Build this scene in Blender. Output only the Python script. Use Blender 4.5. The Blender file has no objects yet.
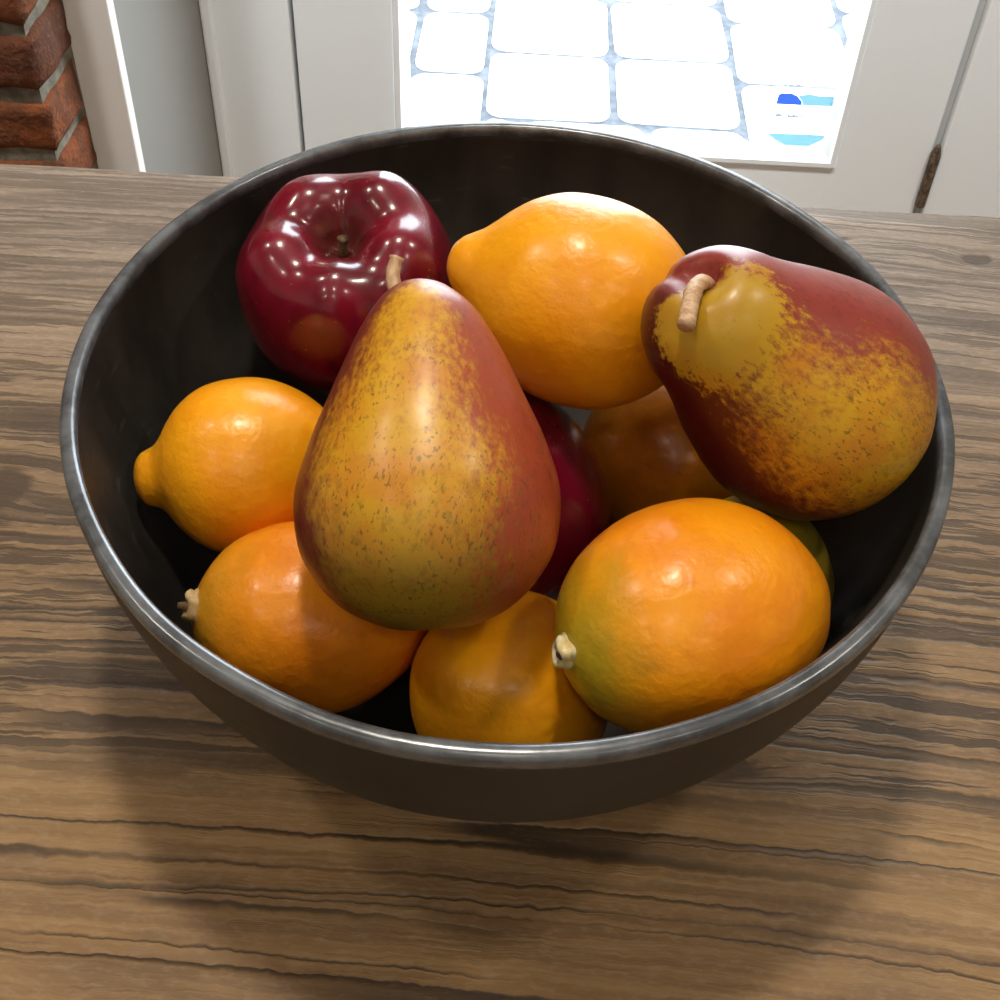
import bpy, bmesh, math, random
from mathutils import Vector, Matrix, noise, Color

random.seed(7)
C = bpy.context.scene.collection
PI = math.pi

# ------------------------------------------------------------------ helpers
def lin(r, g, b):
    f = lambda c: c / 12.92 if c <= .04045 else ((c + .055) / 1.055) ** 2.4
    return (f(r / 255), f(g / 255), f(b / 255), 1)

def link(name, me, mat=None, parent=None, smooth=True):
    o = bpy.data.objects.new(name, me)
    C.objects.link(o)
    if mat: me.materials.append(mat)
    if smooth:
        for p in me.polygons: p.use_smooth = True
    if parent: o.parent = parent
    return o

def from_bm(name, bm, mat=None, parent=None, smooth=True):
    bmesh.ops.recalc_face_normals(bm, faces=bm.faces)
    me = bpy.data.meshes.new(name); bm.to_mesh(me); bm.free()
    return link(name, me, mat, parent, smooth)

def empty(name, loc=(0, 0, 0)):
    o = bpy.data.objects.new(name, None); C.objects.link(o); o.location = loc
    o.empty_display_size = .02
    return o

def tag(o, label=None, cat=None, group=None, kind=None):
    if label: o['label'] = label
    if cat: o['category'] = cat
    if group: o['group'] = group
    if kind: o['kind'] = kind
    return o

def add_box(bm, x0, x1, y0, y1, z0, z1, bev=0, seg=2):
    r = bmesh.ops.create_cube(bm, size=1)
    vs = r['verts']
    for v in vs:
        v.co = Vector((x0 + (v.co.x + .5) * (x1 - x0), y0 + (v.co.y + .5) * (y1 - y0), z0 + (v.co.z + .5) * (z1 - z0)))
    if bev:
        es = {e for v in vs for e in v.link_edges}
        bmesh.ops.bevel(bm, geom=list(es), offset=bev, segments=seg, profile=.5, affect='EDGES')

def add_lathe(bm, prof, seg=96, closed=False):
    rings = []
    for (r, z) in prof:
        if r < 1e-7:
            rings.append([bm.verts.new((0, 0, z))])
        else:
            rings.append([bm.verts.new((r * math.cos(2 * PI * k / seg), r * math.sin(2 * PI * k / seg), z)) for k in range(seg)])
    pairs = list(zip(rings[:-1], rings[1:]))
    if closed: pairs.append((rings[-1], rings[0]))
    for a, b in pairs:
        for k in range(seg):
            k2 = (k + 1) % seg
            if len(a) == 1 and len(b) == 1: continue
            if len(a) == 1: bm.faces.new((a[0], b[k], b[k2]))
            elif len(b) == 1: bm.faces.new((a[k], a[k2], b[0]))
            else: bm.faces.new((a[k], a[k2], b[k2], b[k]))

def add_tube(bm, pts, radii, seg=14, dome=True):
    pts = [Vector(p) for p in pts]
    rings = []
    ref = Vector((.3, .5, .8))
    for i, p in enumerate(pts):
        t = (pts[min(i + 1, len(pts) - 1)] - pts[max(i - 1, 0)]).normalized()
        u = (ref - t * ref.dot(t)).normalized(); w = t.cross(u); ref = u
        rings.append([bm.verts.new(p + (u * math.cos(2 * PI * k / seg) + w * math.sin(2 * PI * k / seg)) * radii[i]) for k in range(seg)])
    for a, b in zip(rings[:-1], rings[1:]):
        for k in range(seg):
            bm.faces.new((a[k], a[(k + 1) % seg], b[(k + 1) % seg], b[k]))
    bm.faces.new(list(reversed(rings[0]))); bm.faces.new(rings[-1])

def catmull(pts, n):
    out = []
    P = [pts[0]] + list(pts) + [pts[-1]]
    for i in range(1, len(P) - 2):
        for k in range(n):
            t = k / n
            q = []
            for d in range(len(pts[0])):
                a, b, c, e = P[i - 1][d], P[i][d], P[i + 1][d], P[i + 2][d]
                q.append(.5 * (2 * b + (c - a) * t + (2 * a - 5 * b + 4 * c - e) * t * t + (3 * b - a - 3 * c + e) * t ** 3))
            out.append(tuple(q))
    out.append(tuple(pts[-1]))
    return out

class N:
    """small node-tree builder"""
    def __init__(s, name):
        s.m = bpy.data.materials.new(name); s.m.use_nodes = True
        s.t = s.m.node_tree; s.t.nodes.clear()
        s.out = s.t.nodes.new('ShaderNodeOutputMaterial')
    def n(s, typ, ins=None, **kw):
        nd = s.t.nodes.new('ShaderNode' + typ)
        for k, v in kw.items(): setattr(nd, k, v)
        for k, v in (ins or {}).items(): s.set(nd.inputs[k], v)
        return nd
    def set(s, sock, v):
        if isinstance(v, bpy.types.NodeSocket): s.t.links.new(v, sock)
        elif isinstance(v, bpy.types.Node): s.t.links.new(v.outputs[0], sock)
        else: sock.default_value = v
    def math(s, op, a, b=0.0, c=0.0, clamp=False):
        nd = s.t.nodes.new('ShaderNodeMath'); nd.operation = op; nd.use_clamp = clamp
        for i, v in enumerate((a, b, c)): s.set(nd.inputs[i], v)
        return nd.outputs[0]
    def mix(s, f, a, b, blend='MIX'):
        nd = s.t.nodes.new('ShaderNodeMix'); nd.data_type = 'RGBA'; nd.blend_type = blend
        s.set(nd.inputs[0], f); s.set(nd.inputs[6], a); s.set(nd.inputs[7], b)
        return nd.outputs[2]
    def step(s, v, lo, hi, a=0.0, b=1.0):
        nd = s.t.nodes.new('ShaderNodeMapRange'); nd.interpolation_type = 'SMOOTHSTEP'
        for i, q in enumerate((v, lo, hi, a, b)): s.set(nd.inputs[i], q)
        return nd.outputs[0]
    def obj(s):
        return s.n('TexCoord').outputs['Object']
    def map(s, vec, scale=(1, 1, 1), loc=(0, 0, 0), rot=(0, 0, 0)):
        return s.n('Mapping', {0: vec, 1: loc, 2: rot, 3: scale}).outputs[0]
    def noise(s, vec, scale, detail=3, rough=.5, dist=0):
        return s.n('TexNoise', {'Vector': vec, 'Scale': scale, 'Detail': detail, 'Roughness': rough, 'Distortion': dist}).outputs[0]
    def bsdf(s, col, rough=.5, metal=0, spec=.5, coat=0, coat_rough=.05, normal=None, sss=0, sss_col=None):
        b = s.n('BsdfPrincipled', {'Base Color': col, 'Roughness': rough, 'Metallic': metal, 'Specular IOR Level': spec,
                                   'Coat Weight': coat, 'Coat Roughness': coat_rough})
        if normal is not None: s.set(b.inputs['Normal'], normal)
        if sss:
            b.inputs['Subsurface Weight'].default_value = sss
            b.inputs['Subsurface Radius'].default_value = (.006, .003, .001)
            b.inputs['Subsurface Scale'].default_value = 1
        s.t.links.new(b.outputs[0], s.out.inputs[0])
        return b
    def bump(s, h, strength=.3, dist=.001):
        return s.n('Bump', {'Height': h, 'Strength': strength, 'Distance': dist}).outputs[0]

# ------------------------------------------------------------------ materials
def paint(name, col, rough=.45, var=.04):
    n = N(name); o = n.obj()
    v = n.noise(o, 6, 4)
    c = n.mix(n.math('MULTIPLY', v, var * 4, clamp=True), col, tuple(x * .82 for x in col[:3]) + (1,))
    h = n.noise(o, 220, 2)
    n.bsdf(c, rough, spec=.4, normal=n.bump(h, .08, .0005))
    return n.m

M_white = paint('white_gloss_paint', (.84, .86, .87, 1), .35)
M_wall = paint('wall_paint', (.70, .69, .66, 1), .6)
M_reveal = paint('painted_reveal_shade', (.235, .218, .195, 1), .55)  # white reveal lying in shade; the shade is put into this grey
M_trim = paint('trim_paint', (.80, .765, .72, 1), .8)
M_ceil = paint('ceiling_paint', (.8, .8, .79, 1), .8)
M_gap = paint('painted_gap_shadow', (.10, .10, .10, 1), .7)  # dark tone standing for the shade in the left door gap
M_gap2 = paint('painted_gap_shade_grey', (.45, .46, .46, 1), .7)  # grey tone standing for the softer shade in the right door gap

def m_wood():
    n = N('weathered_brown_wood'); o = n.obj()
    x, y, z = n.n('SeparateXYZ', {0: o}).outputs
    M, A, S = (lambda a, b: n.math('MULTIPLY', a, b)), (lambda a, b: n.math('ADD', a, b)), (lambda a, b: n.math('SUBTRACT', a, b))
    warp = M(S(n.noise(n.map(o, (1.8, 4, 1)), 1.0, 2, .5), .5), .022)
    wob = A(M(S(n.noise(n.map(o, (24, 50, 1)), 1.0, 3, .6), .5), .0040), M(S(n.noise(n.map(o, (150, 90, 1)), 1.0, 2, .6), .5), .0022))
    yy = A(A(A(y, warp), wob), A(M(x, .035), M(M(x, x), .11)))
    # the far side of knots: grain lines part around them
    knots = [(.078, -.076, .020, .0042, .006), (.236, .213, .012, .007, .007), (.262, .178, .010, .006, .005), (-.205, .030, .012, .012, -.005), (-.24, .004, .010, .004, .004), (.17, .226, .007, .003, .003)]
    kmask = None
    for (kx, ky, sx, sy, amp) in knots:
        dx = n.math('DIVIDE', S(x, kx), sx); dy = n.math('DIVIDE', S(y, ky), sy)
        g = n.math('POWER', 2.718, M(A(M(dx, dx), M(dy, dy)), -.5))
        yy = A(yy, M(g, amp))
        kmask = g if kmask is None else n.math('MAXIMUM', kmask, g)
    def gv(sx, sy, off=0.0):
        return n.n('CombineXYZ', {0: M(x, sx), 1: M(yy, sy), 2: off}).outputs[0]
    band = n.noise(gv(.6, 13, 3.1), 1, 3, .55)
    fine = n.noise(gv(9, 330, 1.7), 1, 4, .7)
    mid = n.noise(gv(5, 95, 5.3), 1, 4, .65)
    blot = n.noise(gv(13, 30, 9), 1, 4, .65)
    fib = n.noise(n.map(o, (160, 420, 1)), 1, 3, .7)
    dense = n.step(A(y, M(warp, .8)), -.100, -.078)                          # front board is smoother, wider grain
    dense = n.math('MULTIPLY', dense, n.step(n.noise(gv(.9, 7, 23.0), 1, 2, .5), .22, .46))
    def line(sx, sy, off, w, thr=.5):
        c = n.noise(gv(sx, sy, off), 1, 1.0, .5)
        d = S(c, thr)
        # sharp upper lip, soft lower side like an eroded growth ring
        return n.math('MULTIPLY', n.step(d, -w * .5, 0.0), n.step(d, 0.0, w * 1.8, 1.0, 0.0))
    c1 = M(line(.9, 38, 11.0, .016), n.step(n.noise(gv(3.5, 40, 33), 1, 2), .34, .52))
    c2 = M(line(2.0, 74, 17.0, .034), n.step(n.noise(gv(8, 60, 31.0), 1, 2), .42, .60))
    c3 = M(n.step(n.noise(gv(13, 200, 41.0), 1, 3, .65), .545, .585), A(.20, M(dense, .80)))
    c4 = M(n.step(n.noise(gv(5.0, 92, 47.0), 1, 3, .65), .550, .580), dense)
    c5 = M(line(2.2, 80, 53.0, .075), M(dense, n.step(n.noise(gv(6, 60, 57.0), 1, 2), .38, .52)))
    col = n.mix(n.step(band, .36, .64), (.185, .097, .036, 1), (.315, .180, .068, 1))
    col = n.mix(M(n.step(mid, .36, .66), .55), col, (.150, .083, .040, 1))
    col = n.mix(M(n.step(fine, .40, .68), .50), col, (.41, .255, .112, 1))
    col = n.mix(M(n.step(blot, .48, .70), .45), col, (.150, .090, .048, 1))
    col = n.mix(M(dense, .35), col, (.185, .118, .068, 1))
    col = n.mix(M(n.step(fib, .45, .7), .22), col, (.46, .33, .20, 1))
    far = n.step(y, -.02, .22)  # window sheen painted into the colour: greyer and paler towards the back
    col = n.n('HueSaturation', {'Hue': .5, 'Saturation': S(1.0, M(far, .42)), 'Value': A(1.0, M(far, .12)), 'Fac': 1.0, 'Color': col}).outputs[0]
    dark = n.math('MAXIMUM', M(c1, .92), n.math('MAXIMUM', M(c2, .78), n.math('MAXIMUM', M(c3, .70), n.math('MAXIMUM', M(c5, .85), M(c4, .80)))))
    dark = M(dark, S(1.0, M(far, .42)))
    dark = M(dark, n.step(fib, .22, .48, .62, 1.0))
    kd = M(n.step(A(kmask, M(S(blot, .5), 1.5)), .60, .95), .75)
    dark = n.math('MAXIMUM', dark, kd)
    col = n.mix(dark, col, (.034, .021, .012, 1))
    h = S(A(A(M(fine, .5), M(mid, .6)), M(fib, .25)), M(dark, 1.2))
    rough = A(.46, M(fine, .25))
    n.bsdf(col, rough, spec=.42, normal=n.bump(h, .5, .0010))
    return n.m
M_wood = m_wood()

def m_bowl():
    n = N('dark_aged_bowl'); o = n.obj()
    a = n.noise(n.map(o, (26, 26, 9)), 1, 5, .6)
    b = n.noise(o, 90, 3)
    c = n.mix(n.step(a, .35, .7), (.018, .0168, .015, 1), (.046, .040, .033, 1))
    sc = n.step(n.noise(n.map(o, (60, 60, 260)), 1, 3, .6), .64, .72)
    c = n.mix(n.math('MULTIPLY', sc, .3), c, (.11, .105, .10, 1))
    n.bsdf(c, n.math('ADD', .36, n.math('MULTIPLY', a, .28)), metal=.15, spec=.42, normal=n.bump(n.math('ADD', a, n.math('MULTIPLY', b, .4)), .12, .001))
    return n.m
M_bowl = m_bowl()

def m_rim():
    n = N('worn_grey_rim'); o = n.obj()
    a = n.noise(o, 45, 5, .65)
    b = n.noise(o, 160, 3)
    c = n.mix(n.step(a, .35, .68), (.058, .063, .070, 1), (.165, .178, .195, 1))
    n.bsdf(c, .24, metal=.25, spec=.8, normal=n.bump(n.math('ADD', a, b), .15, .0006))
    return n.m
M_rim = m_rim()

def m_lemon(name, base, deep, green=0.0, gcol=(.36, .30, .015, 1), spots=0.0):
    """object space: +z towards the stem / tip end, unit = fruit radius (scaled object)"""
    n = N(name); o = n.obj()
    sep = n.n('SeparateXYZ', {0: o}); z = sep.outputs[2]
    a = n.noise(o, 1.6, 4, .55)
    b = n.noise(o, 5.5, 3, .6)
    c = n.mix(n.step(a, .32, .68), base, deep)
    c = n.mix(n.math('MULTIPLY', n.step(b, .5, .75), .3), c, tuple(min(1, k * 1.15) for k in base[:3]) + (1,))
    if green:
        g = n.math('ADD', z, n.math('MULTIPLY', n.math('SUBTRACT', a, .5), .9))
        c = n.mix(n.math('MULTIPLY', n.step(g, .62, 1.22), green), c, gcol)
    if spots:
        v = n.n('TexVoronoi', {'Vector': o, 'Scale': 2.1}); v.feature = 'F1'
        sp = n.step(v.outputs['Distance'], .05, .16, 1, 0)
        c = n.mix(n.math('MULTIPLY', sp, spots), c, (.62, .13, .006, 1))
    v2 = n.n('TexVoronoi', {'Vector': o, 'Scale': 9.0}); v2.feature = 'SMOOTH_F1'
    dim = n.math('MULTIPLY', n.step(v2.outputs['Distance'], .0, .5), .22)
    h = n.math('ADD', dim, n.math('MULTIPLY', n.noise(o, 4.5, 3, .6), 1.5))
    n.bsdf(c, .36, spec=.42, coat=.18, coat_rough=.20, normal=n.bump(h, .17, .0022))
    return n.m

def m_pear(name, phi0, width, yellow, red, dark, green_end=.7, stem_green=0.0):
    n = N(name); o = n.obj()
    x, y, z = n.n('SeparateXYZ', {0: o}).outputs
    rad = n.math('SQRT', n.math('ADD', n.math('ADD', n.math('MULTIPLY', x, x), n.math('MULTIPLY', y, y)), .02))
    cosd = n.math('DIVIDE', n.math('ADD', n.math('MULTIPLY', x, math.cos(phi0)), n.math('MULTIPLY', y, math.sin(phi0))), rad)
    side = n.math('DIVIDE', n.math('SUBTRACT', n.math('MULTIPLY', y, math.cos(phi0)), n.math('MULTIPLY', x, math.sin(phi0))), rad)
    big = n.noise(o, 1.5, 3, .5)
    spk = n.noise(n.map(o, (17, 17, 9)), 1, 4, .7)
    m = n.math('ADD', cosd, n.math('MULTIPLY', n.math('SUBTRACT', big, .5), .55))
    m = n.math('ADD', m, n.math('MULTIPLY', n.math('SUBTRACT', spk, .5), .85))
    m = n.math('SUBTRACT', m, n.math('MULTIPLY', z, .05))
    if stem_green: m = n.math('ADD', m, n.math('MULTIPLY', n.step(n.math('ADD', n.math('ADD', z, n.math('MULTIPLY', x, .35)), n.math('ADD', n.math('MULTIPLY', n.math('SUBTRACT', spk, .5), .8), n.math('MULTIPLY', n.math('SUBTRACT', big, .5), .9))), 1.05, 1.75), .95))
    ymask = n.step(m, width, width + .42)
    redc = n.mix(n.step(side, -.9, .5), dark, red)
    redc = n.mix(n.math('MULTIPLY', n.step(spk, .45, .7), .45), redc, dark)
    yel = n.mix(n.step(n.noise(o, 3, 3), .4, .65), yellow, (yellow[0] * .92, yellow[1] * .70, yellow[2], 1))
    # greener towards the blossom end (-z)
    yel = n.mix(n.math('MULTIPLY', n.step(n.math('ADD', z, n.math('MULTIPLY', n.math('SUBTRACT', big, .5), .8)), -.85, .15, 1, 0), green_end), yel, (.17, .115, .010, 1))
    if stem_green:
        yel = n.mix(n.math('MULTIPLY', n.step(z, .8, 1.4), stem_green), yel, (.33, .21, .014, 1))
    c = n.mix(ymask, redc, yel)
    # flecks
    f = n.noise(n.map(o, (34, 34, 21)), 1, 2, .5)
    fl = n.math('MULTIPLY', n.step(f, .575, .65), n.step(n.math('ADD', n.noise(o, 2.6, 2), n.math('MULTIPLY', z, -.10)), .34, .56))
    f2 = n.math('MULTIPLY', n.step(n.noise(n.map(o, (9, 9, 7)), 1, 4, .7), .50, .66), n.step(z, -.5, .5, 1, 0))
    c = n.mix(n.math('MULTIPLY', f2, n.math('MULTIPLY', ymask, .5)), c, (.16, .095, .008, 1))
    c = n.mix(n.math('MULTIPLY', fl, .62), c, (.085, .055, .010, 1))
    n.bsdf(c, .38, spec=.40, coat=.16, coat_rough=.24, normal=n.bump(n.noise(o, 10, 3), .08, .001))
    return n.m

def m_apple(name):
    n = N(name); o = n.obj()
    x, y, z = n.n('SeparateXYZ', {0: o}).outputs
    a = n.noise(n.map(o, (2.6, 2.6, .9)), 1, 4, .6)
    c = n.mix(n.step(a, .32, .7), (.105, .0022, .010, 1), (.200, .0045, .020, 1))
    c = n.mix(n.math('MULTIPLY', n.step(n.noise(o, 1.1, 2), .5, .75), .5), c, (.085, .002, .006, 1))
    v = n.n('TexVoronoi', {'Vector': n.map(o, (9, 9, 9)), 'Scale': 1.0})
    sp = n.math('MULTIPLY', n.step(v.outputs['Distance'], .04, .09, 1, 0), .35)
    c = n.mix(sp, c, (.55, .25, .20, 1))
    # brownish cavity
    cav = n.math('MULTIPLY', n.step(n.math('ADD', n.math('MULTIPLY', x, x), n.math('MULTIPLY', y, y)), .012, .10, 1, 0), n.step(z, 0, .3))
    c = n.mix(n.math('MULTIPLY', cav, .7), c, (.060, .012, .004, 1))
    n.bsdf(c, .24, spec=.5, coat=.65, coat_rough=.12, normal=n.bump(n.noise(o, 5, 2), .05, .001))
    return n.m

def m_simple(name, ca, cb, scale=20, rough=.6, stretch=(1, 1, 1), bump=.3):
    n = N(name); o = n.obj()
    a = n.noise(n.map(o, stretch), scale, 4, .6)
    n.bsdf(n.mix(n.step(a, .35, .65), ca, cb), rough, spec=.35, normal=n.bump(a, bump, .0008))
    return n.m

M_stem_tan = m_simple('tan_stem', (.42, .24, .12, 1), (.62, .42, .26, 1), 6, .55, (5, 5, 1.5))
M_stem_dark = m_simple('dark_stem', (.05, .03, .015, 1), (.20, .12, .06, 1), 8, .6)
M_calyx = m_simple('pale_stem_button', (.60, .46, .16, 1), (.74, .66, .44, 1), 6, .45)
M_calyx_brown = m_simple('brown_stem_button', (.42, .27, .10, 1), (.60, .45, .24, 1), 6, .5)
M_hinge = m_simple('dark_bronze', (.040, .026, .016, 1), (.16, .11, .07, 1), 160, .45, (1, 1, .5), .5)

# ------------------------------------------------------------------ camera (phone photo cropped below the lens axis)
cam = bpy.data.cameras.new('camera'); co = bpy.data.objects.new('camera', cam); C.objects.link(co)
pitch, roll, yaw = 0.7270140517860227, 0.0439382139366053, -0.016728962902400002
cp, sp_ = math.cos(pitch), math.sin(pitch)
fw = Vector((math.sin(yaw) * cp, math.cos(yaw) * cp, -sp_)); rt = Vector((math.cos(yaw), -math.sin(yaw), 0)); up = rt.cross(fw)
rt2 = rt * math.cos(roll) + up * math.sin(roll); up2 = up * math.cos(roll) - rt * math.sin(roll)
R3 = Matrix((rt2, up2, -fw)).transposed()
co.matrix_world = Matrix.Translation((0.0011243, -0.2903254, 0.3895304)) @ R3.to_4x4()
cam.sensor_fit = 'HORIZONTAL'; cam.sensor_width = 36; cam.lens = 36 * 1.227673
cam.shift_y = -(500 - 319.99) / 1000
cam.clip_start = .01; cam.clip_end = 100
bpy.context.scene.camera = co

# ------------------------------------------------------------------ room shell
FLOOR, CEIL = -.92, 1.56
XL, XR, YF, YD = -2.3, 2.4, -2.8, 1.2
DX0, DX1 = -.3195, .5800          # door leaf
GX0, GX1, GZ0, GZ1 = -.1795, .4425, -.600, .98   # glazed opening in the leaf
DZ1 = 1.12
RVX, TRIMY, BRICKX, BRICKY = -.4430, .858, -.4806, .752

def box_struct(name, dims, mat, bev=0):
    bm = bmesh.new(); add_box(bm, *dims, bev)
    return tag(from_bm(name, bm, mat, smooth=False), kind='structure')

def m_floor():
    n = N('floor_boards'); o = n.obj()
    b = n.n('TexBrick', {'Vector': n.map(o, rot=(0, 0, PI / 2)), 'Color1': (.22, .13, .07, 1), 'Color2': (.27, .165, .09, 1), 'Mortar': (.05, .03, .02, 1), 'Scale': 1.0,
                         'Mortar Size': .002, 'Brick Width': 1.2, 'Row Height': .13})
    g = n.noise(n.map(o, (40, 3, 1)), 1, 4)
    n.bsdf(n.mix(n.math('MULTIPLY', g, .4), b.outputs[0], (.14, .08, .04, 1)), .4)
    return n.m
box_struct('floor', (XL, XR, YF, YD + .1, FLOOR - .1, FLOOR), m_floor())
box_struct('ceiling', (XL, XR, YF, YD + .1, CEIL, CEIL + .1), M_ceil)
box_struct('wall_left', (XL - .1, XL, YF, YD + .1, FLOOR, CEIL), M_wall)
box_struct('wall_right', (XR, XR + .1, YF, YD + .1, FLOOR, CEIL), M_wall)
box_struct('wall_front', (XL, XR, YF - .1, YF, FLOOR, CEIL), M_wall)
# wall beside and above the door
bm = bmesh.new()
add_box(bm, .70, XR, YD, YD + .1, FLOOR, CEIL)
add_box(bm, RVX, .70, YD, YD + .1, DZ1 + .09, CEIL)
tag(from_bm('wall_back', bm, M_wall, smooth=False), kind='structure')
# deep reveal between the brick and the door, its shade painted in
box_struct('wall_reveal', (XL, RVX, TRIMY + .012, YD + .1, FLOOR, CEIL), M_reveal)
box_struct('trim_1', (BRICKX - .03, RVX + .004, TRIMY, TRIMY + .02, FLOOR, CEIL), M_trim, .0018)
# door frame: left jamb board, right jamb board, head
bm = bmesh.new()
add_box(bm, RVX, DX0 - .005, YD - .004, YD + .09, FLOOR, DZ1 + .09, .004)
add_box(bm, RVX + .0, RVX + .016, YD - .012, YD - .003, FLOOR, DZ1 + .09, .004)
tag(from_bm('trim_2', bm, M_white, smooth=False), kind='structure')
box_struct('trim_3', (DX1 + .011, .74, YD - .004, YD + .09, FLOOR, DZ1 + .09), M_white, .004)
box_struct('trim_4', (DX0 - .004, DX1 + .010, YD - .004, YD + .09, DZ1 + .006, DZ1 + .09), M_white, .004)
box_struct('trim_5', (DX0 - .010, DX0 + .012, YD + .0455, YD + .088, FLOOR, DZ1 + .05), M_gap)  # strip added behind the left gap to block leaking daylight
box_struct('trim_6', (DX1 + .0006, DX1 + .0105, YD + .007, YD + .088, FLOOR, DZ1 + .004), M_gap2)

# brick pier: every course is laid with worn, uneven bricks, one wall mesh
def m_brick():
    n = N('old_red_brick'); o = n.obj()
    at = n.n('Attribute', attribute_name='tone')
    a = n.noise(o, 28, 5, .65); b = n.noise(o, 140, 3, .6)
    c = n.mix(at.outputs['Fac'], (.105, .034, .017, 1), (.30, .085, .026, 1))
    c = n.mix(n.math('MULTIPLY', n.step(a, .40, .66), .75), c, (.085, .038, .022, 1))
    c = n.mix(n.math('MULTIPLY', n.step(b, .58, .75), .35), c, (.32, .20, .13, 1))
    n.bsdf(c, .85, spec=.2, normal=n.bump(n.math('ADD', a, n.math('MULTIPLY', b, .5)), .9, .006))
    return n.m
M_mortar = m_simple('grey_mortar', (.13, .11, .08, 1), (.24, .21, .16, 1), 60, .9, bump=.8)
bm = bmesh.new()
tone = []
course = .0735; row = 0; zz = -.2717 - .0735 * 9 + .0
while zz < CEIL - .03:
    hgt = course - .009
    x1 = BRICKX
    first = True
    k = 0
    while x1 > XL + .05:
        L = (.212 if row % 2 == 0 else .100) if first else .212
        w = L
        x0 = max(x1 - w, XL)
        sub = bmesh.new()
        y1 = BRICKY + (.098 if row % 2 == 0 else .098)
        add_box(sub, x0, x1, BRICKY, y1, zz, zz + hgt)
        bmesh.ops.subdivide_edges(sub, edges=sub.edges, cuts=5, use_grid_fill=True)
        sd = Vector((row * 3.1, k * 5.7, 1.3))
        cen = Vector(((x0 + x1) / 2, (BRICKY + y1) / 2, zz + hgt / 2))
        hx, hy, hz = (x1 - x0) / 2, (y1 - BRICKY) / 2, hgt / 2
        for v in sub.verts:
            d = v.co - cen
            u = Vector((d.x / hx, d.y / hy, d.z / hz))
            # rounded arrises
            e = sorted((abs(u.x), abs(u.y), abs(u.z)))
            sh = max(0, e[1] - .55) ** 2 * .018
            v.co -= Vector((u.x, u.y, u.z)) * sh
            v.co += (noise.noise_vector(v.co * 26 + sd) * .0050 + noise.noise_vector(v.co * 70 + sd) * .0020)
            if d.y > hy * .98: v.co.y = y1
        t = random.random()
        base = len(bm.verts)
        mp = {}
        for v in sub.verts: mp[v] = bm.verts.new(v.co); tone.append(t)
        for f in sub.faces: bm.faces.new([mp[v] for v in f.verts])
        sub.free()
        x1 = x0 - .009; first = False; k += 1
    zz += course; row += 1
# bricks end at 0.85; bed them in mortar
brick = from_bm('wall_brick', bm, m_brick())
at = brick.data.attributes.new('tone', 'FLOAT', 'POINT')
for i, t in enumerate(tone): at.data[i].value = t
tag(brick, kind='structure')
bm = bmesh.new(); add_box(bm, XL, BRICKX - .006, BRICKY + .006, TRIMY + .008, FLOOR, CEIL)
mo = from_bm('mortar', bm, M_mortar, brick, smooth=False)

# ------------------------------------------------------------------ door with one big pane
bm = bmesh.new()
y0, y1 = YD, YD + .045
add_box(bm, DX0, GX0, y0, y1, FLOOR + .008, DZ1, .003)
add_box(bm, GX1, DX1, y0, y1, FLOOR + .008, DZ1, .003)
add_box(bm, GX0 - .001, GX1 + .001, y0 + .0004, y1, FLOOR + .008, GZ0, 0)
add_box(bm, GX0 - .001, GX1 + .001, y0 + .0004, y1, GZ1, DZ1, 0)
door = tag(from_bm('door_1', bm, M_white, smooth=False), kind='structure')
# sloping glazing bead all round
bm = bmesh.new()
def bead_ring(ins, y):
    return [bm.verts.new(p) for p in ((GX0 + ins, y, GZ0 + ins), (GX1 - ins, y, GZ0 + ins), (GX1 - ins, y, GZ1 - ins), (GX0 + ins, y, GZ1 - ins))]
rings = [bead_ring(-.006, y0 - .001), bead_ring(-.004, y0 - .006), bead_ring(.003, y0 - .006), bead_ring(.006, y0 + .001), bead_ring(.013, y0 + .010), bead_ring(.014, y0 + .022)]
for a, b in zip(rings[:-1], rings[1:]):
    for k in range(4): bm.faces.new((a[k], a[(k + 1) % 4], b[(k + 1) % 4], b[k]))
from_bm('glazing_bead', bm, M_white, door, smooth=False)
n = N('clear_glass')
fr = n.n('Fresnel', {'IOR': 1.45})
ms = n.n('MixShader', {0: fr.outputs[0], 1: n.n('BsdfTransparent', {0: (.97, .985, .98, 1)}).outputs[0], 2: n.n('BsdfGlossy', {0: (1, 1, 1, 1), 1: .0}).outputs[0]})
n.t.links.new(ms.outputs[0], n.out.inputs[0])
bm = bmesh.new()
vs = [bm.verts.new(p) for p in ((GX0 - .002, y0 + .022, GZ0 - .002), (GX1 + .002, y0 + .022, GZ0 - .002), (GX1 + .002, y0 + .022, GZ1 + .002), (GX0 - .002, y0 + .022, GZ1 + .002))]
bm.faces.new(vs)
from_bm('glass_pane', bm, n.m, door, smooth=False)
# hinge with rounded knuckles and a tip
for hz in (-.665, .15, .90):
    bm = bmesh.new()
    pr = [(0, 0), (.0035, .001), (.0062, .004)]
    for k in range(3):
        a = .004 + k * .031
        pr += [(.0072, a), (.0074, a + .002), (.0074, a + .028), (.0070, a + .030), (.0062, a + .0305)]
    pr += [(.0060, .098), (.0045, .104), (.0026, .109), (0, .111)]
    add_lathe(bm, pr, 20)
    for v in bm.verts: v.co += Vector((DX1 + .0035, y0 - .006, hz))
    from_bm('hinge', bm, M_hinge, door)

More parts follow.
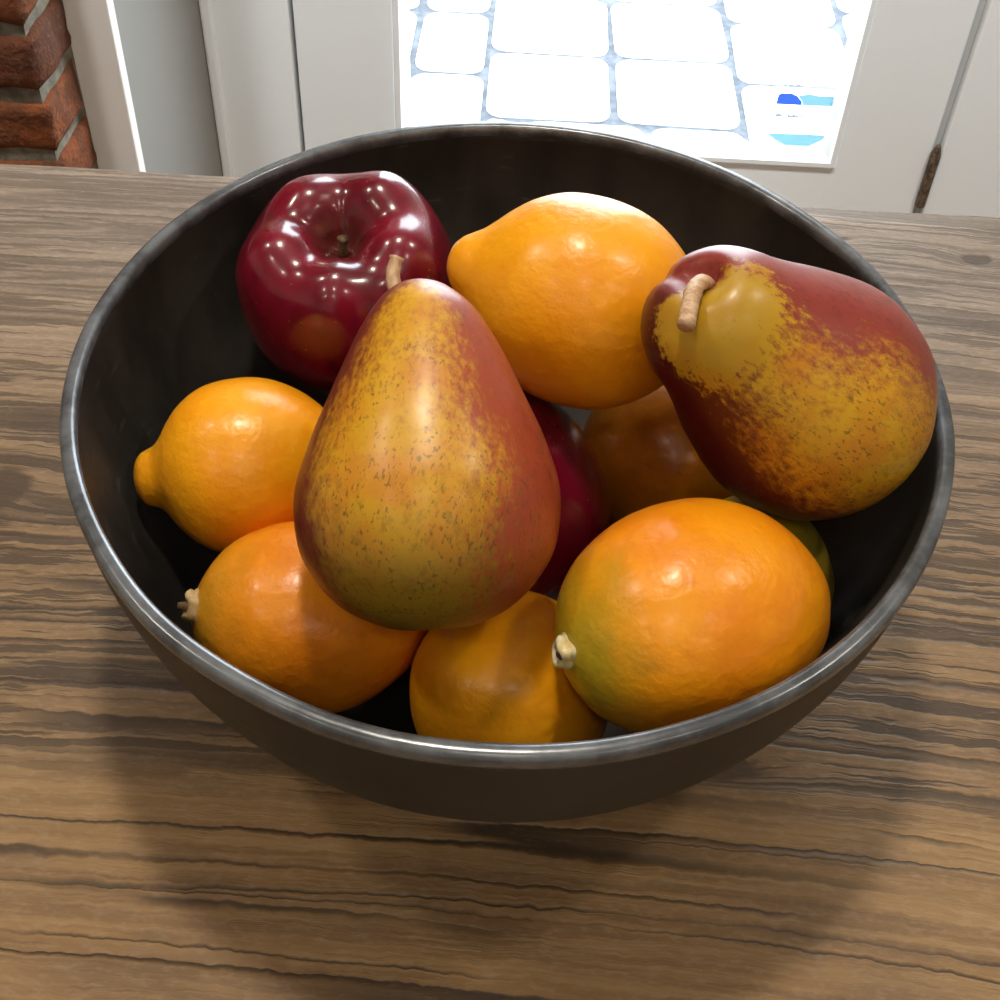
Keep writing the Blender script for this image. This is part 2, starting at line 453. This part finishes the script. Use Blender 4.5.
# ------------------------------------------------------------------ sticker on the pane
def m_print(name, col, tr=1.0):
    n = N(name); o = n.obj()
    c = n.mix(n.math('MULTIPLY', n.noise(o, 60, 2), .25), col, tuple(k * .75 for k in col[:3]) + (1,))
    a = n.n('BsdfTranslucent', {0: c}); b = n.n('BsdfDiffuse', {0: c})
    n.t.links.new(n.n('MixShader', {0: .25, 1: a.outputs[0], 2: b.outputs[0]}).outputs[0], n.out.inputs[0])
    return n.m
st = tag(empty('window_sticker', (.398, y0 + .0205, -.606)), 'small pale sticker with blue band and shield on the door glass', 'sticker')
def flat(name, pts, mat, dy=0):
    bm = bmesh.new()
    f = bmesh.ops.contextual_create if False else None
    bm.faces.new([bm.verts.new((x, dy, z)) for x, z in pts])
    return from_bm(name, bm, mat, st, smooth=False)
n = N('clear_sticker_film')
ms = n.n('MixShader', {0: .06, 1: n.n('BsdfTransparent').outputs[0], 2: n.n('BsdfTranslucent', {0: (.9, .95, 1, 1)}).outputs[0]})
n.t.links.new(ms.outputs[0], n.out.inputs[0])
flat('film', [(-.056, .135), (.050, .135), (.052, .03), (.040, .017), (.0, .002), (-.045, .017), (-.056, .03)], n.m, .0009)
flat('dark_blue_band', [(-.047, .0865), (-.0465, .101), (-.043, .1045), (-.028, .1045), (-.020, .101), (-.012, .0925), (-.011, .0865)], m_print('print_dark_blue', (.018, .045, .26, 1)))
flat('cyan_band', [(-.0105, .0865), (-.0115, .0925), (-.019, .1015), (-.004, .105), (.012, .1025), (.045, .1045), (.0435, .089), (.030, .087)], m_print('print_cyan', (.085, .17, .20, 1)))
flat('cyan_shield', [(-.050, .038), (-.047, .0335), (-.034, .0245), (-.012, .0145), (-.006, .012), (.000, .0135), (.014, .0205), (.028, .030), (.034, .0385), (.01, .0395), (-.03, .0385)], m_print('print_pale_cyan', (.085, .17, .21, 1)))
random.seed(3)
M_print = m_print('print_grey', (.11, .125, .15, 1))
def skyline(x0, x1, zb, hs):      # blurred small lettering, illegible in the photo
    pts = [(x0, zb), (x1, zb)]; x = x1
    while x > x0 + .003:
        w = random.uniform(.0014, .0032); h = random.choice(hs)
        pts += [(x, zb + h), (max(x0, x - w), zb + h)]; x -= w
    return pts
flat('lettering', skyline(-.046, -.006, .0660, (.0012, .0032, .0036, .0050)), M_print)
flat('lettering', skyline(-.046, -.012, .1160, (.0008, .0018, .0028)), M_print)

# ------------------------------------------------------------------ patio outside
def m_stone():
    n = N('pale_paving_stone'); o = n.obj()
    a = n.noise(o, 14, 5, .6)
    n.bsdf(n.mix(n.step(a, .3, .7), (.62, .63, .62, 1), (.78, .78, .76, 1)), .8, spec=.2, normal=n.bump(a, .3, .004))
    return n.m
GZ = -.98
bm = bmesh.new()
random.seed(11)
s = .80 / .98
def stone(xa, xb, ya, yb):
    g = .0075
    r = bmesh.ops.create_cube(bm, size=1)
    jit = {}
    for v in r['verts']:
        key = (v.co.x > 0, v.co.y > 0)
        jx, jy = jit.setdefault(key, (random.uniform(-.004, .004), random.uniform(-.004, .004)))
        v.co = Vector((xa + g + (v.co.x + .5) * (xb - xa - 2 * g) + jx, ya + g + (v.co.y + .5) * (yb - ya - 2 * g) + jy, GZ - .03 + (v.co.z + .5) * .035))
    es = {e for v in r['verts'] for e in v.link_edges}
    ver = [e for e in es if abs(e.verts[0].co.z - e.verts[1].co.z) > .02]
    bmesh.ops.bevel(bm, geom=ver, offset=min(.034, (xb - xa - 2 * g) * .36), segments=5, profile=.5, affect='EDGES')
SX = 0.2705
cols = [-.0900 + SX * k for k in range(-9, 11)]
shift = [-.085, .0, .0, -.10, -.03, .05]
for ci, xa in enumerate(cols):
    k = ci - 9
    xb = xa + SX
    if k in (0, 1): dy = 0.0
    elif k == -1: dy = -.100; xb = -.0900
    elif k == 2: dy = -.080
    else: dy = random.uniform(-.12, .12)
    base = 1.868 + dy
    for r_ in range(-2, 16):
        ya = base + (0.270 if r_ > 0 else 0.270) * r_
        if ya < 1.30: continue
        if k == -1 and -1 <= r_ <= 2:
            stone(xa + .105, xb, ya, ya + 0.270); stone(xa, xa + .105, ya, ya + 0.270)
        elif r_ < 0 and k == 0: stone(xa, xa + .070, ya, ya + 0.270)
        elif r_ < 0 and k == 1:
            stone(xa - .1875, xa + .070, ya, ya + 0.270); stone(xa + .070, xb, ya, ya + 0.270)
        else:
            stone(xa, xb, ya, ya + 0.270)
gs = from_bm('ground_paving', bm, m_stone(), smooth=False)
tag(gs, kind='structure')
bm = bmesh.new(); add_box(bm, -4, 4, YD + .1, 9, GZ - .2, GZ)
gr = from_bm('ground', bm, m_simple('damp_joint_sand', (.060, .067, .082, 1), (.11, .118, .135, 1), 30, .9), smooth=False)
tag(gr, kind='structure')
bm = bmesh.new(); add_box(bm, DX0 - .1, DX1 + .1, YD + .045, YD + .16, GZ, FLOOR - .004, .004)
tag(from_bm('trim_7', bm, M_white, smooth=False), kind='structure')

# ------------------------------------------------------------------ table
TE = .2555
tab = tag(empty('wooden_table', (0, 0, FLOOR)), 'rustic weathered brown wooden table under the fruit bowl', 'table')
Z = -FLOOR
bm = bmesh.new()
NX, NY = 120, 70
X0, X1, Y0, Y1 = -1.05, 1.05, -.72, TE
top = []
for j in range(NY + 1):
    rowv = []
    for i in range(NX + 1):
        x = X0 + (X1 - X0) * i / NX; y = Y0 + (Y1 - Y0) * j / NY
        if j == NY: y += .0012 * noise.noise((x * 14, 3, 0)) - .001
        z = Z - (.0015 if j in (0, NY) or i in (0, NX) else 0) + .0
        rowv.append(bm.verts.new((x, y, z)))
    top.append(rowv)
for j in range(NY):
    for i in range(NX):
        bm.faces.new((top[j][i], top[j][i + 1], top[j + 1][i + 1], top[j + 1][i]))
res = bmesh.ops.extrude_face_region(bm, geom=bm.faces[:])
for g in res['geom']:
    if isinstance(g, bmesh.types.BMVert): g.co.z = Z - .045
from_bm('tabletop', bm, M_wood, tab, smooth=False)
bm = bmesh.new()
for d in ((-.95, .95, .14, .165), (-.95, .95, -.64, -.615)): add_box(bm, d[0], d[1], d[2], d[3], Z - .14, Z - .045, .003)
for d in ((-.95, -.925), (.925, .95)): add_box(bm, d[0], d[1], -.63, .15, Z - .14, Z - .045, .003)
from_bm('apron', bm, M_wood, tab, smooth=False)
for sx in (-.955, .875):
    for sy in (-.645, .09):
        bm = bmesh.new()
        r = bmesh.ops.create_cube(bm, size=1)
        for v in r['verts']:
            k = 1 if v.co.z > 0 else .72
            v.co = Vector((sx + .04 + v.co.x * .08 * k, sy + .04 + v.co.y * .08 * k, (v.co.z + .5) * (Z - .045)))
        bmesh.ops.bevel(bm, geom=bm.edges[:], offset=.005, segments=2, profile=.5, affect='EDGES')
        from_bm('leg', bm, M_wood, tab, smooth=False)

# ------------------------------------------------------------------ bowl
RB, HB = .140, .115
bowl = tag(empty('fruit_bowl', (0, 0, 0)), 'large round dark grey bowl full of fruit', 'bowl')
prof = [(0, 0.0003)]
a0 = math.acos(HB / RB)
rb = RB * math.sin(a0)
prof += [(rb * .5, .0003), (rb * .93, .0003), (rb, .0010)]
for k in range(1, 40):
    a = a0 + (PI / 2 - a0) * k / 40
    prof.append((RB * math.sin(a), HB - RB * math.cos(a)))
ri_ = .1358
prof += [(.1402, HB - .002), (.1385, HB - .0005), (.1365, HB - .001)]
a1 = math.acos((HB - .0045) / ri_)
for k in range(40, -1, -1):
    a = a1 + (PI / 2 - a1) * k / 40
    prof.append((ri_ * math.sin(a), HB - .0025 * (k / 40) - ri_ * math.cos(a)))
prof += [(ri_ * math.sin(a1) * .5, .0045), (0, .0045)]
bm = bmesh.new(); add_lathe(bm, prof, 160)
for v in bm.verts:
    if v.co.z > .02:
        d = noise.noise(v.co * 16) * .0008
        v.co.x *= 1 + d * 4; v.co.y *= 1 + d * 4
from_bm('bowl_body', bm, M_bowl, bowl)
bm = bmesh.new()
rp = []
for k in range(14):
    a = 2 * PI * k / 14
    ca, sa = math.cos(a), math.sin(a)
    sgn = lambda q: math.copysign(abs(q) ** .7, q)
    rp.append((.1382 + .0026 * sgn(ca), HB - .0020 + .0032 * sgn(sa)))
add_lathe(bm, rp, 200, closed=True)
for v in bm.verts:
    d = noise.noise(Vector((v.co.x, v.co.y, 0)) * 22) * .0006
    rr = math.hypot(v.co.x, v.co.y)
    v.co.x *= 1 + d / rr; v.co.y *= 1 + d / rr; v.co.z += noise.noise(Vector((v.co.x, v.co.y, 5)) * 15) * .0005
from_bm('rim', bm, M_rim, bowl)

# ------------------------------------------------------------------ fruit
VIEW = Vector((0, -.735, .68))
def frame(o, c, axis, r, hint=VIEW):
    z = Vector(axis).normalized(); x = (hint - z * hint.dot(z)).normalized(); y = z.cross(x)
    o.matrix_world = Matrix.Translation(c) @ Matrix((x, y, z)).transposed().to_4x4() @ Matrix.Scale(r, 4)

LEMON = [(-1.22, 0), (-1.20, .13), (-1.10, .36), (-.9, .62), (-.65, .82), (-.35, .955), (0, 1), (.35, .95), (.65, .81), (.85, .62), (.98, .455), (1.06, .36), (1.14, .295), (1.22, .225), (1.28, .12), (1.30, 0)]
LEMONS = [(-1.24, 0), (-1.21, .12), (-1.10, .36), (-.9, .62), (-.65, .82), (-.35, .955), (0, 1), (.35, .955), (.65, .82), (.85, .65), (.98, .47), (1.06, .30), (1.10, .15), (1.10, .07), (1.09, 0)]
PEAR = [(-.95, 0), (-.96, .10), (-1.0, .22), (-.96, .40), (-.85, .62), (-.65, .83), (-.38, .97), (0, 1), (.38, .895), (.76, .74), (1.14, .565), (1.38, .43), (1.52, .32), (1.62, .19), (1.66, .08), (1.665, 0)]
APPLE = [(.50, 0), (.51, .06), (.56, .13), (.68, .22), (.80, .33), (.865, .47), (.85, .62), (.74, .78), (.52, .91), (.20, .99), (-.15, .985), (-.5, .88), (-.8, .69), (-1.0, .50), (-1.10, .33), (-1.09, .2), (-1.02, .08), (-1.0, 0)]

LEMONC = [(z * 1.06, r) for z, r in LEMONS]
LEMONE = [(z * 1.10, r) for z, r in LEMONS]
LEMONB = LEMON[:8] + [(.60, .81), (.78, .61), (.88, .455), (.96, .365), (1.04, .325), (1.12, .285), (1.18, .20), (1.21, .10), (1.22, 0)]
def fruit_mesh(name, prof, mat, seed=0, bumpy=.02, seg=72, deform=None, parent=None):
    pr = catmull([(r, z) for z, r in prof], 6)
    pr = [(max(0, r), z) for r, z in pr]
    pr[0] = (0, pr[0][1]); pr[-1] = (0, pr[-1][1])
    pr = [p for i, p in enumerate(pr) if i in (0, len(pr) - 1) or p[0] > .004]
    bm = bmesh.new(); add_lathe(bm, pr, seg)
    sd = Vector((seed * 7.3, seed * 3.1, seed))
    for v in bm.verts:
        if deform: v.co = deform(v.co.copy())
        d = noise.noise(v.co * 1.1 + sd) * bumpy + noise.noise(v.co * 3.2 + sd) * bumpy * .35
        v.co *= 1 + d
    return from_bm(name, bm, mat, parent)

ORANGE = (.86, .315, .004, 1); DEEP = (.78, .235, .003, 1)
YORANGE = (.90, .375, .006, 1)
ML_A = m_lemon('lemon_skin_bright', YORANGE, ORANGE)
ML_E = m_lemon('lemon_skin_green_stem_end', ORANGE, DEEP, green=.85, spots=.35)
ML_C = m_lemon('lemon_skin_deep', (.82, .27, .006, 1), (.72, .20, .004, 1), green=.45, spots=.3)
ML_G = m_lemon('lemon_skin_shade_darkened', (.60, .21, .004, 1), (.48, .15, .003, 1), green=.3)  # orange skin darkened: the shade deep in the bowl is in its colour
ML_H = m_lemon('lemon_skin_greenish', (.30, .20, .008, 1), (.22, .17, .008, 1), green=.6)

GL = 'orange lemons in the bowl'
def lemon(label, c, axis, r, prof, mat, seed, stem=None, stub=.01):
    o = fruit_mesh('lemon', prof, mat, seed, .022)
    frame(o, c, axis, r)
    tag(o, label, 'lemon', GL)
    if stem:
        cm, length, w, tilt = stem
        z0 = max(z for z, r in prof)
        bm = bmesh.new()
        # rounded stem button with a pit and a dark snapped stub in it
        add_lathe(bm, [(0, z0 - .10), (w * 1.20, z0 - .09), (w * 1.30, z0 - .03), (w * 1.18, z0 + .01), (w * 1.05, z0 + .02), (w * 1.12, z0 + .05), (w * 1.10, z0 + length * .7), (w * .95, z0 + length), (w * .74, z0 + length + .015), (w * .56, z0 + length), (w * .46, z0 + length - .04), (0, z0 + length - .06)], 36)
        for v in bm.verts:
            ph = math.atan2(v.co.y, v.co.x)
            k = 1 + .09 * math.cos(5 * ph + seed) + .05 * math.cos(3 * ph)
            v.co.x *= k; v.co.y *= k
            v.co.z += .018 * math.cos(2 * ph + seed) * (1 if v.co.z > z0 else 0)
            t = max(0, v.co.z - z0)
            v.co.x += tilt[0] * t; v.co.y += tilt[1] * t
        s = from_bm('stem_button', bm, cm, o)
        bm = bmesh.new()
        zb = z0 + length
        add_tube(bm, [(tilt[0] * length, tilt[1] * length, zb - .07), (tilt[0] * length, tilt[1] * length, zb - .01), (tilt[0] * length * 1.3, tilt[1] * length * 1.3, zb + stub)], [w * .44, w * .40, w * .22], 12)
        for v in bm.verts: v.co.x = tilt[0] * length + (v.co.x - tilt[0] * length) * .62
        from_bm('stem_stub', bm, M_stem_dark, s)
    return o

lemon('bright orange lemon at back of bowl with its tip pointing left beside red apple', (.0227, .0259, .1192), (-.965, .133, .224), .0359, LEMON, ML_A, 1)
lemon('orange lemon with nipple tip facing the left bowl wall', (-.0878, -.0168, .0748), (-.973, -.221, -.061), .0293, LEMONB, ML_A, 2)
lemon('orange lemon at lower left with brown stem button touching the rim', (-.0584, -.0678, .0632), (-.967, -.20, .33), .0298, LEMONC, ML_C, 3, (M_calyx_brown, .10, .14, (.1, .1)), .09)
lemon('orange lemon at front centre wedged below the upright pear', (.0061, -.0818, .0507), (.388, .453, -.803), .0308, LEMON, ML_A, 4)
lemon('large orange lemon at front right with pale green stem button', (.0555, -.0833, .0965), (-.947, -.454, .135), .0328, LEMONE, ML_E, 5, (M_calyx, .09, .125, (.25, .0)), .005)
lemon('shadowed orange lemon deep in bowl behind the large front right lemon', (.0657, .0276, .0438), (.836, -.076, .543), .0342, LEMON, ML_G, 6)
lemon('greenish lemon just peeking out right of the large front right lemon', (.0853, -.0405, .0613), (-.20, .80, .50), .0240, LEMONS, ML_H, 7)

# pears
PEARB = PEAR[:10] + [(1.12, .60), (1.32, .50), (1.46, .39), (1.55, .26), (1.59, .12), (1.60, 0)]
def pear(label, c, axis, r, mat, seed, deform, stem_pts, stem_r, prof=PEAR):
    o = fruit_mesh('pear', prof, mat, seed, .018, 80, deform)
    frame(o, c, axis, r)
    tag(o, label, 'pear', 'speckled red and yellow pears')
    bm = bmesh.new()
    add_tube(bm, catmull(stem_pts, 4), [stem_r(t / (4 * (len(stem_pts) - 1))) for t in range(4 * (len(stem_pts) - 1) + 1)], 14)
    from_bm('stem', bm, M_stem_tan, o)
    return o

YEL = (.62, .325, .012, 1); RED = (.30, .040, .018, 1); DRK = (.115, .012, .008, 1)
MP_C = m_pear('pear_skin_upright', -.16, .54, YEL, (.33, .055, .020, 1), (.16, .020, .010, 1), .75)
MP_R = m_pear('pear_skin_leaning', -.12, .60, (.62, .33, .010, 1), (.26, .036, .026, 1), (.075, .006, .005, 1), .15, .6)
def def_c(v):
    t = max(0, v.z - .6)
    v.y -= .03 * t * t
    v.x -= .02 * t
    return v
def def_r(v):
    if v.z > 1.0:
        a = Vector((.08, .16, 1.6))
        d = (v - a).length
        v.z -= .17 * math.exp(-(d / .17) ** 2)
        # fold running away from the stem
        q = abs((v.y - .16) * .8 - (v.x - .08) * .2)
        if v.x < .1: v.z -= .05 * math.exp(-(q / .07) ** 2)
        k = 1 + .10 * min(1, (v.z - 1.0) / .4)
        v.x *= k; v.y *= k
    return v
pear('speckled yellow pear with red sides standing upright in the middle of the bowl', (-.0209, -.0643, .1217), (-.074, .784, .616), .0372, MP_C, 21, def_c,
     [(-.02, -.19, 1.46), (-.03, -.255, 1.62), (-.05, -.265, 1.74), (-.06, -.235, 1.85)], lambda t: .062 - .010 * t + (.012 if t > .95 else 0))
pear('dark red and yellow pear lying over the right rim of the bowl', (.0909, -.0143, .1221), (-.722, -.09, .686), .0387, MP_R, 22, def_r,
     [(.03, .17, 1.36), (.09, .15, 1.50), (.20, .05, 1.60), (.32, -.08, 1.64), (.44, -.22, 1.66)], lambda t: .060 + .006 * t + (.008 if abs(t - .55) < .05 else 0), PEARB)

# apples
def apple_def(ph0, amp):
    def f(v):
        ph = math.atan2(v.y, v.x); rr = math.hypot(v.x, v.y)
        lob = math.cos(5 * (ph - ph0)) * .6 + math.cos(2 * (ph - ph0) + .8) * .25
        wt = max(0, v.z) ** 1.2 * min(1, rr / .35)
        wb = max(0, -v.z - .3) * min(1, rr / .4)
        k = 1 + amp * lob * (wt * .9 + wb * .6)
        v.x *= k; v.y *= k
        v.z += amp * lob * wt * .9
        return v
    return f
M_apple = m_apple('dark_red_apple_skin')
def apple(label, c, axis, r, seed, ph0, amp):
    o = fruit_mesh('apple', APPLE, M_apple, seed, .02, 96, apple_def(ph0, amp))
    frame(o, c, axis, r)
    tag(o, label, 'apple', 'dark red apples')
    bm = bmesh.new()
    add_tube(bm, catmull([(0, 0, .44), (.01, .0, .52), (.0, .01, .60), (-.02, .02, .67)], 4), [.055, .05, .047, .045, .043, .042, .041, .040, .040, .040, .042, .048, .055], 12)
    from_bm('stem', bm, M_stem_dark, o)
    return o
apple('glossy dark red apple with lobed top and stem hollow at upper left', (-.0620, .0623, .0891), (-.041, -.233, .972), .0409, 31, PI - PI / 5, .085)
apple('dark red apple mostly hidden behind the upright pear', (-.0074, -.0078, .0525), (-.75, .10, .65), .0434, 32, .2, .03)

# ------------------------------------------------------------------ light
w = bpy.data.worlds.new('daylight'); bpy.context.scene.world = w; w.use_nodes = True
bg = w.node_tree.nodes['Background']; bg.inputs[0].default_value = (.82, .92, 1.0, 1); bg.inputs[1].default_value = 10.0
def lamp(name, loc, power, size, col, rot=(0, 0, 0)):
    l = bpy.data.lights.new(name, 'AREA'); l.shape = 'DISK'; l.size = size; l.energy = power; l.color = col
    o = bpy.data.objects.new(name, l); C.objects.link(o); o.location = loc; o.rotation_euler = rot
    return o
WARM = (1, .90, .76)
HL = CEIL - .03
lamp('ceiling_light', (-.08, .20, HL), 11.5, .14, WARM)
lamp('ceiling_light', (-1.05, .15, HL), 6.0, .14, WARM)
lamp('ceiling_light', (.98, .15, HL), 6.0, .14, WARM)
for x in (-.9, .0, .9):
    for y in (-.9, -1.7):
        lamp('ceiling_light', (x, y, HL), 1.9, .12, WARM)
for x in (-.55, .15, .85):      # added fill spots, no fitting seen, that brighten the white door
    l = bpy.data.lights.new('door_fill_spot', 'SPOT'); l.energy = 66; l.color = (.92, .97, 1); l.spot_size = math.radians(42); l.spot_blend = .6; l.shadow_soft_size = .04
    o = bpy.data.objects.new('door_fill_spot', l); C.objects.link(o); o.location = (x, .30, HL)
    o.rotation_euler = (Vector((x * .8 + .03, 1.2, -.42)) - o.location).to_track_quat('-Z', 'Y').to_euler()
pl = bpy.data.lights.new('door_portal', 'AREA'); pl.shape = 'RECTANGLE'; pl.size = GX1 - GX0; pl.size_y = GZ1 - GZ0; pl.cycles.is_portal = True
po = bpy.data.objects.new('door_portal', pl); C.objects.link(po)
po.location = ((GX0 + GX1) / 2, YD + .05, (GZ0 + GZ1) / 2); po.rotation_euler = (-PI / 2, 0, 0)

sc = bpy.context.scene
sc.view_settings.view_transform = 'Standard'; sc.view_settings.look = 'None'; sc.view_settings.exposure = 0; sc.view_settings.gamma = 1
sc.cycles.use_denoising = True
sc.cycles.max_bounces = 10; sc.cycles.diffuse_bounces = 5; sc.cycles.glossy_bounces = 4; sc.cycles.transparent_max_bounces = 8
